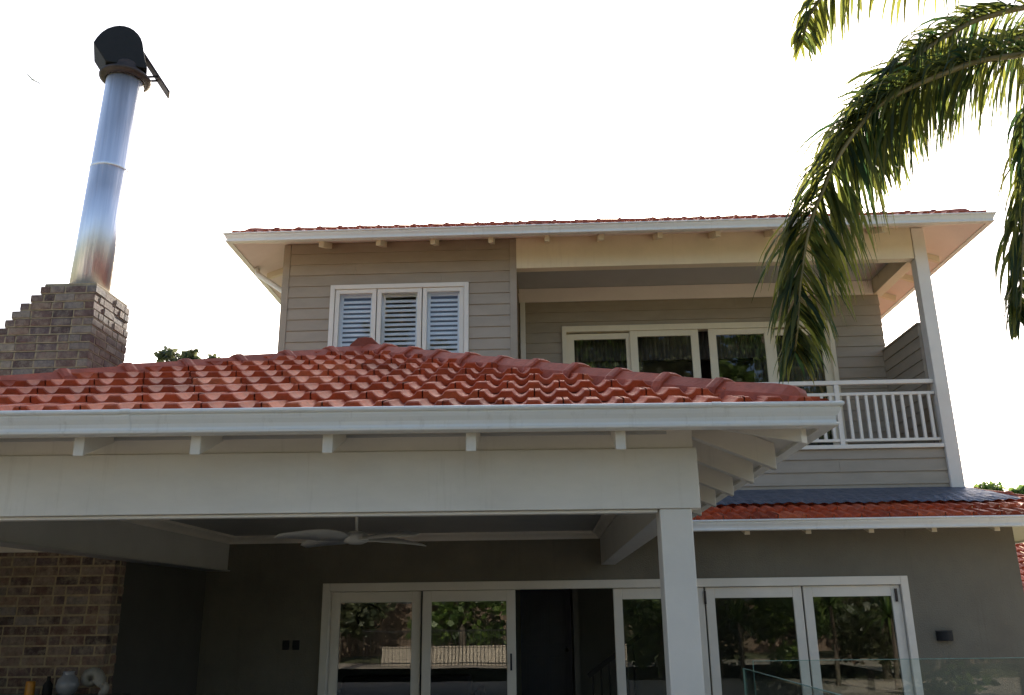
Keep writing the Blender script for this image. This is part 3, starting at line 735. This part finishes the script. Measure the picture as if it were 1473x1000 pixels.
# ------------------------------------------------------------------ small wall fittings
def wall_box(name, label, cat, x, y, z, group=None):
    o = empty(name, label, cat, (x, y, z), group)
    b = MB(); b.box(-.045,-.012,-.058,.045,0,.058); b.build('plate', M['black'], o, bevel=.004)
    b = MB(); b.box(-.02,-.02,-.03,.02,-.0125,.03); b.build('rocker', M['black'], o, bevel=.003)
wall_box('wall_switch', 'black switch plate on the dark verandah wall, the one farther from the glazed doors', 'switch', -3.345, YL-.001, 1.28)
wall_box('wall_switch', 'black switch plate on the dark verandah wall, the one nearer the glazed doors', 'switch', -3.215, YL-.001, 1.28)
wl = empty('wall_light', 'black half round up-down light on the taupe wall right of the glazed doors', 'wall light', (4.96, YL-.001, 1.30))
b = MB(); V = []; F = []; n = 16
for z_ in (-.055,.055):
    for i in range(n+1):
        a = math.pi*i/n; V.append((.10*math.cos(a), -.095*math.sin(a), z_))
F = [tuple(range(n,-1,-1)), tuple(range(n+1,2*n+2))]+[(i,i+1,n+2+i,n+1+i) for i in range(n)]+[(n,0,n+1,2*n+1)]
b.add(V, F); b.build('housing', M['black'], wl, bevel=.004)
b = MB(); b.box(-.105,-.012,.0555,.105,-.0,.066); b.build('back_plate', M['rust'], wl)
ck = empty('wall_clock', 'round dark rimmed clock seen through the leftmost glazed door', 'clock', (-3.05, 15.58, 1.60))
b = MB(); V = []
for i in range(40):
    a = 2*math.pi*i/40; V.append((.21*math.cos(a), -.02, .21*math.sin(a)))
b.tube(V+[V[0]], .032, 10, False); b.build('rim', M['dark'], ck, smooth=True)
b = MB(); b.tube([(0,-.004,0),(0,.0155,0)], .20, 40); b.build('face', M['inner'], ck)
b = MB(); b.box(-.006,-.012,0,.006,-.008,.14); b.box(0,-.012,-.006,.09,-.008,.006); b.build('hand', M['dark'], ck)

sofa = empty('sofa', 'dark sofa inside the living room, low behind the leftmost glazed door', 'sofa', (-2.0, 13.4, .012))
b = MB(); b.box(-.95,-.42,.08,.95,.40,.40); b.build('base', M['dark'], sofa, bevel=.03)
b = MB(); b.box(-.93,-.42,.405,.93,-.2,.80); b.build('backrest', M['dark'], sofa, bevel=.06)
for x_ in (-1.06,.955): 
    b = MB(); b.box(x_,-.42,.05,x_+.105,.40,.6); b.build('armrest', M['dark'], sofa, bevel=.03)
for x_ in (-.46,.46):
    b = MB(); b.box(x_-.44,-.195,.405,x_+.44,.38,.52); b.build('cushion', M['curtain'], sofa, bevel=.04)
# ------------------------------------------------------------------ frameless glass pool fence
def glass_panel(label, p0, p1, z1):
    p0, p1 = Vector(p0), Vector(p1); d = (p1-p0).normalized(); nn = Vector((-d.y,d.x,0))*.006
    e = empty('glass_fence_panel', label, 'glass fence', p0, 'glass fence panels')
    q0, q1 = Vector((0,0,0)), p1-p0
    def slab(a, c, z0, z1, mat, nm):
        b = MB(); b.hexa([a-nn+Vector((0,0,z0)), c-nn+Vector((0,0,z0)), c+nn+Vector((0,0,z0)), a+nn+Vector((0,0,z0))], [a-nn+Vector((0,0,z1)), c-nn+Vector((0,0,z1)), c+nn+Vector((0,0,z1)), a+nn+Vector((0,0,z1))])
        b.build(nm, mat, e)
    slab(q0+d*.004, q1-d*.004, .06, z1-.004, M['fence_glass'], 'glass_sheet')
    slab(q0, q1, z1-.0035, z1, M['glass_edge'], 'polished_edge'); slab(q0, q0+d*.0035, .06, z1-.004, M['glass_edge'], 'polished_edge')
    for t_ in (.2,.8):
        c = q0.lerp(q1, t_); b = MB(); b.box(c.x-.025,c.y-.025,.0,c.x+.025,c.y+.025,.16); b.build('spigot', M['steel'], e, bevel=.004)
glass_panel('clear glass pool fence panel facing the house at lower right', (1.50,6.8,.004), (3.62,6.86,.004), 1.285)
glass_panel('clear glass pool fence panel turned end-on at the fence corner', (1.43,6.8,.004), (1.45,4.6,.004), 1.235)

# ------------------------------------------------------------------ vegetation
def leaves(mb, blobs, n, size, flat=.5, rnd=None):
    rd = rnd or random; tot = sum(b_[3]**2 for b_ in blobs)
    for bx, by, bz, br in blobs:
        for _ in range(int(n*br*br/tot)):
            v = Vector((rd.gauss(0,1), rd.gauss(0,1), rd.gauss(0,1))).normalized()*br*(rd.random()**.45)
            v.z *= .8; p = Vector((bx,by,bz))+v
            a = Vector((rd.gauss(0,1), rd.gauss(0,1), rd.gauss(0,flat))).normalized(); c = a.cross(Vector((rd.gauss(0,1),rd.gauss(0,1),rd.gauss(0,1)))).normalized()
            L = size*rd.uniform(.6,1.4); w_ = L*rd.uniform(.28,.42)
            mb.add([p, p+a*L*.5+c*w_, p+a*L, p+a*L*.5-c*w_], [(0,1,2,3)], rd.random())
def tree(label, x, y, h, spread, n, size, mat, group=None, seed=1, z0=.0, blobs=None, cat='tree', low=.35):
    rd = random.Random(seed); e = empty('leafy_tree', label, cat, (x,y,z0), group)
    B = blobs or [(rd.uniform(-spread,spread)*.75, rd.uniform(-spread,spread)*.75, h*rd.uniform(low,.92), spread*rd.uniform(.28,.5)) for _ in range(16)]
    b = MB(); tr = h*.028+.03
    b.tube([(0,0,-.05),(.03*h*rd.uniform(-1,1)*.3,0,h*.25),(.05,.04,h*.5),(0,.05,h*.8)], [tr,tr*.75,tr*.5,tr*.15], 8)
    for bx, by, bz, br in B[:9]: b.tube([(.03,.02,h*.33),(bx*.5,by*.5,h*.33+(bz-h*.33)*.6),(bx,by,bz)], [tr*.4,tr*.25,tr*.08], 5)
    b.build('trunk', M['bark'], e, smooth=True)
    b = MB(); leaves(b, B, n, size, rnd=rd); b.build('crown', mat, e)
    return e
tree('distant tree top showing above the tiled hip, between chimney and house', -17.2, 40, 14.3, 2.2, 1500, .32, M['leaf2'], seed=3,
     blobs=[(-1.1,0,13.85,.42),(-.5,.3,13.55,.4),(.1,0,13.7,.4),(.7,0,13.2,.35),(1.2,.2,13.45,.4),(-.2,0,13.0,.6),(1.0,.2,12.9,.5),(-.3,0,12.2,.9)])
tree('distant rounded tree right behind the balcony post, over the lower roof', 20.0, 40, 7.4, 1.2, 1100, .24, M['leaf'], seed=5,
     blobs=[(-.15,0,6.62,.45),(.35,0,6.55,.4),(0,0,6.1,.6),(-.5,.2,6.0,.5)])
tree('small distant tree at the right picture edge beyond the lower roof', 21.5, 40, 7.1, 1.0, 900, .22, M['leaf'], seed=6,
     blobs=[(-.3,0,6.5,.3),(.15,0,6.5,.35),(0,0,6.0,.5)])
# garden across the lawn, mirrored in the glass
for i, (x, y, h, s_) in enumerate(((-7.5,-9,5.2,2.2),(-3.2,-11,4.2,2.0),(1.2,-10,5.6,2.2),(5.5,-11.5,4.8,2.2),(10.5,-9,5.8,2.6),(-12.5,-10,6.5,2.8),(15,-8,5.5,2.4))):
    tree('leafy garden tree behind the low wall across the lawn', x, y, h, s_, 4200, .26, M['leaf'] if i % 2 else M['leaf2'], 'trees across the lawn', seed=20+i, low=.2)
for i, (x, y, h, s_) in enumerate(((-7.4,-19,24,2.6),(2.2,-18,20.5,3.2),(7.4,-20,21.5,3.4),(12.2,-18,20,3.3),(17,-19,21,3.2),(-15,-19,12,3.2),(-22,-18,13,3.4))):
    tree('tall tree beyond the timber boundary fence', x, y, h, s_, 6500, .42, M['leaf'] if i % 2 else M['leaf2'], 'tall trees beyond the boundary fence', seed=120+i, low=.3)
gw = empty('garden_wall', 'low rendered garden wall across the sunny lawn', 'wall', (0,-7,0))
b = MB(); b.box(-5.5,-.1,0,1.2,.1,.55); b.build('wall', M['fencewall'], gw); b = MB(); b.box(-5.55,-.14,.552,1.25,.14,.6); b.build('coping', M['concrete'], gw, bevel=.01)
nb2 = empty('timber_fence', 'tall timber boundary fence at the back of the garden', 'fence', (0,-14,0))
b = MB()
for i in range(160): b.box(-20+i*.25, random.uniform(-.01,.01), 0, -20+i*.25+.235, .03, 2.0, random.random())
b.build('paling', paint('fence_paling', (.16,.11,.075), .8, .3, 3, (1,1,.3), tintvar=.25), nb2)
def spiky(label, x, y, h, seed):
    rd = random.Random(seed); e = empty('cordyline', label, 'plant', (x,y,0), 'spiky plants by the lawn')
    b = MB(); b.tube([(0,0,-.02),(.04,.02,h*.35),(.0,.05,h*.62)], [.06,.05,.045], 8); b.build('trunk', M['bark'], e, smooth=True)
    b = MB()
    for i in range(70):
        a = rd.uniform(0,2*math.pi); el = rd.uniform(-.3,1.35); L = h*rd.uniform(.3,.45); d = Vector((math.cos(a)*math.cos(el),math.sin(a)*math.cos(el),math.sin(el))); sd = d.cross(Vector((0,0,1))).normalized()*.025
        p = Vector((0,.05,h*.62)); pm = p+d*L*.55; pe = p+d*L+Vector((0,0,-.25*L*math.cos(el))); t_ = rd.random()
        b.add([p-sd*.6,p+sd*.6,pm+sd,pm-sd,pe], [(0,1,2,3),(3,2,4)], t_)
    b.build('leaf', M['leaf'], e)
for i, (x, y, h) in enumerate(((5.4,3.4,2.3),(6.4,2.6,2.8),(7.3,3.6,2.4),(8.2,2.4,2.9),(4.6,1.2,2.2),(9.3,3.2,2.6))): spiky('spiky strap leaved plant in the side garden', x, y, h, 60+i)

for i, (x, y, h, s_) in enumerate(((2.8,.2,2.0,1.0),(4.4,-.6,2.6,1.2),(6.2,.6,2.7,1.2),(8.0,1.2,3.0,1.3),(9.8,1.8,2.6,1.2))):
    tree('dense leafy shrub in the side garden behind the spiky plants', x, y, h, s_, 2600, .16, M['leaf2'] if i % 2 else M['leaf'], 'shrubs in the side garden', seed=80+i, low=.15, cat='shrub')
bf = empty('bar_fence', 'dark metal bar fence in front of the low garden wall', 'fence', (0,-6.2,0))
b = MB()
for i in range(70): b.box(-6+i*.12, -.01, 0, -6+i*.12+.018, .01, 1.15)
b.box(-6, -.018, .08, 2.4, -.0105, .12); b.box(-6, -.018, 1.08, 2.4, -.0105, 1.12); b.build('bars', M['black'], bf)
# ------------------------------------------------------------------ palm tree
PB = Vector((7.5, 7.1, 0))
palm = empty('palm_tree', 'palm tree with long arching fronds drooping in from the upper right', 'palm tree', PB)
CR = Vector((5.7, 6.8, 6.5))
b = MB(); b.tube([(0,0,-.05),(-.25,-.03,1.4),(-.65,-.08,2.9),(-1.2,-.18,4.7),(-1.65,-.27,6.0),(-1.8,-.3,6.5)], [.2,.16,.145,.14,.16,.10], 16); b.build('trunk', M['bark'], palm, smooth=True)
def bez(pts, n):        # Catmull-Rom through the points
    P = [Vector(p) for p in pts]; P = [P[0]*2-P[1]]+P+[P[-1]*2-P[-2]]; out = []
    segs = len(P)-3
    for i in range(n+1):
        t_ = min(i/n*segs, segs-1e-6); k = int(t_); f = t_-k; a, b_, c, d = P[k:k+4]
        out.append(.5*((2*b_)+(c-a)*f+(2*a-5*b_+4*c-d)*f*f+(3*b_-a-3*c+d)*f**3))
    return out
def frond(pts, seed, n=62, L0=.62, droop=1.0, yellow=0.0, start=.12, tipl=.55, spread=.8, sides=(1,-1), twist=.8):
    rd = random.Random(seed); C = [p-PB for p in bez(pts, n)]
    b = MB()
    for i in range(int(n*start), n+1):
        t_ = i/n; p = C[i]; d = (C[min(i+1,n)]-C[max(i-1,0)]).normalized()
        sdv = d.cross(Vector((0,twist,1-twist*.55))).normalized()
        ln = L0*(.55+.45*math.sin(math.pi*min(1,.15+t_*.85)**.9)) * (1 if t_ < .75 else 1-(1-tipl)*(t_-.75)/.25)
        for s_ in sides:
            for rep in range(2 if rd.random() < .75 else 1):
                out = (sdv*s_*(spread*rd.uniform(.6,1.1) if s_ > 0 else spread*rd.uniform(.35,.75)) + d*(rd.uniform(.4,.75) if s_ > 0 else rd.uniform(.8,1.15)) + Vector((rd.uniform(-.12,.12),rd.uniform(-.3,.3),rd.uniform(-.2,.2)))).normalized()
                L = ln*rd.uniform(.75,1.12); q = p.copy(); v = out; w0 = .0165*rd.uniform(.75,1.2)
                tw = Vector((rd.uniform(-.5,.5),rd.uniform(-.5,.5),1)); pr = []; K = 6
                g = droop*rd.uniform(.5,1.0)
                for j in range(K+1):
                    f = j/K; wd = w0*(.55+1.1*f if f < .35 else .95*(1-f)/.65+.05); ac = v.cross(tw); 
                    if ac.length < .05: ac = sdv
                    ac.normalize(); pr += [q-ac*wd, q+ac*wd]
                    q = q+v*(L/K); v = (v+Vector((0,0,-g*(.25+f*.5)))).normalized()
                t0 = min(1, max(0, rd.gauss(.28+yellow,.2)))
                b.add(pr, [(2*j,2*j+1,2*j+3,2*j+2) for j in range(K)], t0)
    fr = b.build('frond', M['palm'], palm)
    s = MB(); s.tube(C, [.026*(1-.85*i/n)+.004 for i in range(n+1)], 7); s.build('stem', M['palmstem'], fr, smooth=True)
    return fr
frond([CR, (4.55,6.5,6.62), (3.81,6.30,6.39), (3.37,6.15,6.11), (3.07,6.00,5.86), (2.80,5.90,5.61), (2.57,5.85,5.35), (2.34,5.80,5.08), (2.21,5.80,4.88)], 1, 130, .80, .9)
frond([CR, (4.6,6.4,6.2), (3.99,6.20,5.95), (3.51,6.00,5.76), (3.09,5.85,5.54), (2.74,5.75,5.34), (2.49,5.70,5.16), (2.28,5.65,4.91), (2.11,5.60,4.66), (2.01,5.60,4.46), (1.92,5.60,4.27), (1.84,5.60,4.02), (1.77,5.60,3.71), (1.73,5.60,3.46), (1.70,5.62,3.30)], 2, 175, .82, .9, .0)
frond([CR, (4.9,6.9,6.75), (4.2,6.75,6.45), (3.55,6.5,6.1), (3.1,6.3,5.7), (2.75,6.2,5.25), (2.6,6.2,4.9)], 9, 110, .80, .9)
frond([CR, (4.5,5.9,7.1), (3.5,5.45,6.6), (2.85,5.20,6.07), (2.35,5.00,5.86), (2.04,4.90,5.65), (1.83,4.85,5.40), (1.73,4.85,5.15)], 3, 74, .55, 1.1, .15)
frond([CR, (4.7,6.2,6.35), (4.02,5.90,5.78), (3.72,5.70,5.29), (3.55,5.65,4.92), (3.43,5.60,4.50), (3.33,5.60,4.08), (3.24,5.60,3.66), (3.20,5.60,3.48)], 4, 110, .66, 1.1)
for i, (ax, ay) in enumerate(((1.0,.3),(.5,1.0),(1.0,-.7),(.2,1.0))):          # the rest of the crown, outside the frame
    dv = Vector((ax,ay,0)).normalized(); frond([CR, CR+dv*.8+Vector((0,0,.5)), CR+dv*1.8+Vector((0,0,.4)), CR+dv*2.5+Vector((0,0,-.4)), CR+dv*2.8+Vector((0,0,-1.4))], 30+i, 50, .5, 1.0)
# ------------------------------------------------------------------ neighbours and bird
nb = empty('neighbour_house', 'neighbouring house with red tiled roof just visible beside the ground floor wall', 'house', (15, 24, 0))
b = MB(); b.box(-3.2,-1.5,0,5,6,1.9); b.build('wall', M['fencewall'], nb)
b = MB(); tiles(b, (-3.6,-2.0,1.75), (1,0,0), (0,.9,.43), 9, lambda v: 0, lambda v: 9, 4.2); b.build('roof', M['tile'], nb)
b = MB(); b.box(-3.6,-2.1,1.62,5.4,-1.98,1.76); b.build('gutter', M['gutter'], nb)
bird = MB(); V = [(0,.35,0),(.06,.1,.03),(.05,-.2,.02),(0,-.42,.0),(-.05,-.2,.02),(-.06,.1,.03),(0,.1,.08),(0,.05,-.06)]
bird.add(V, [(0,1,6),(1,2,6),(2,3,6),(3,4,6),(4,5,6),(5,0,6),(1,0,7),(2,1,7),(3,2,7),(4,3,7),(5,4,7),(0,5,7)])
for s_ in (1,-1): bird.add([(s_*.05,.12,.03),(s_*.45,.16,.16),(s_*.92,-.06,.05),(s_*.42,-.08,.14),(s_*.05,-.12,.03),(s_*.45,.03,.13)], [(0,1,5),(1,2,5),(2,3,5),(3,4,5),(4,0,5)])
o = bird.build('bird', M['feather'], loc=(-41.2,60,43.9)); o.rotation_euler = (R(10),R(20),R(50)); tag(o, 'tiny pale bird flying high in the sky left of the flue', 'bird')
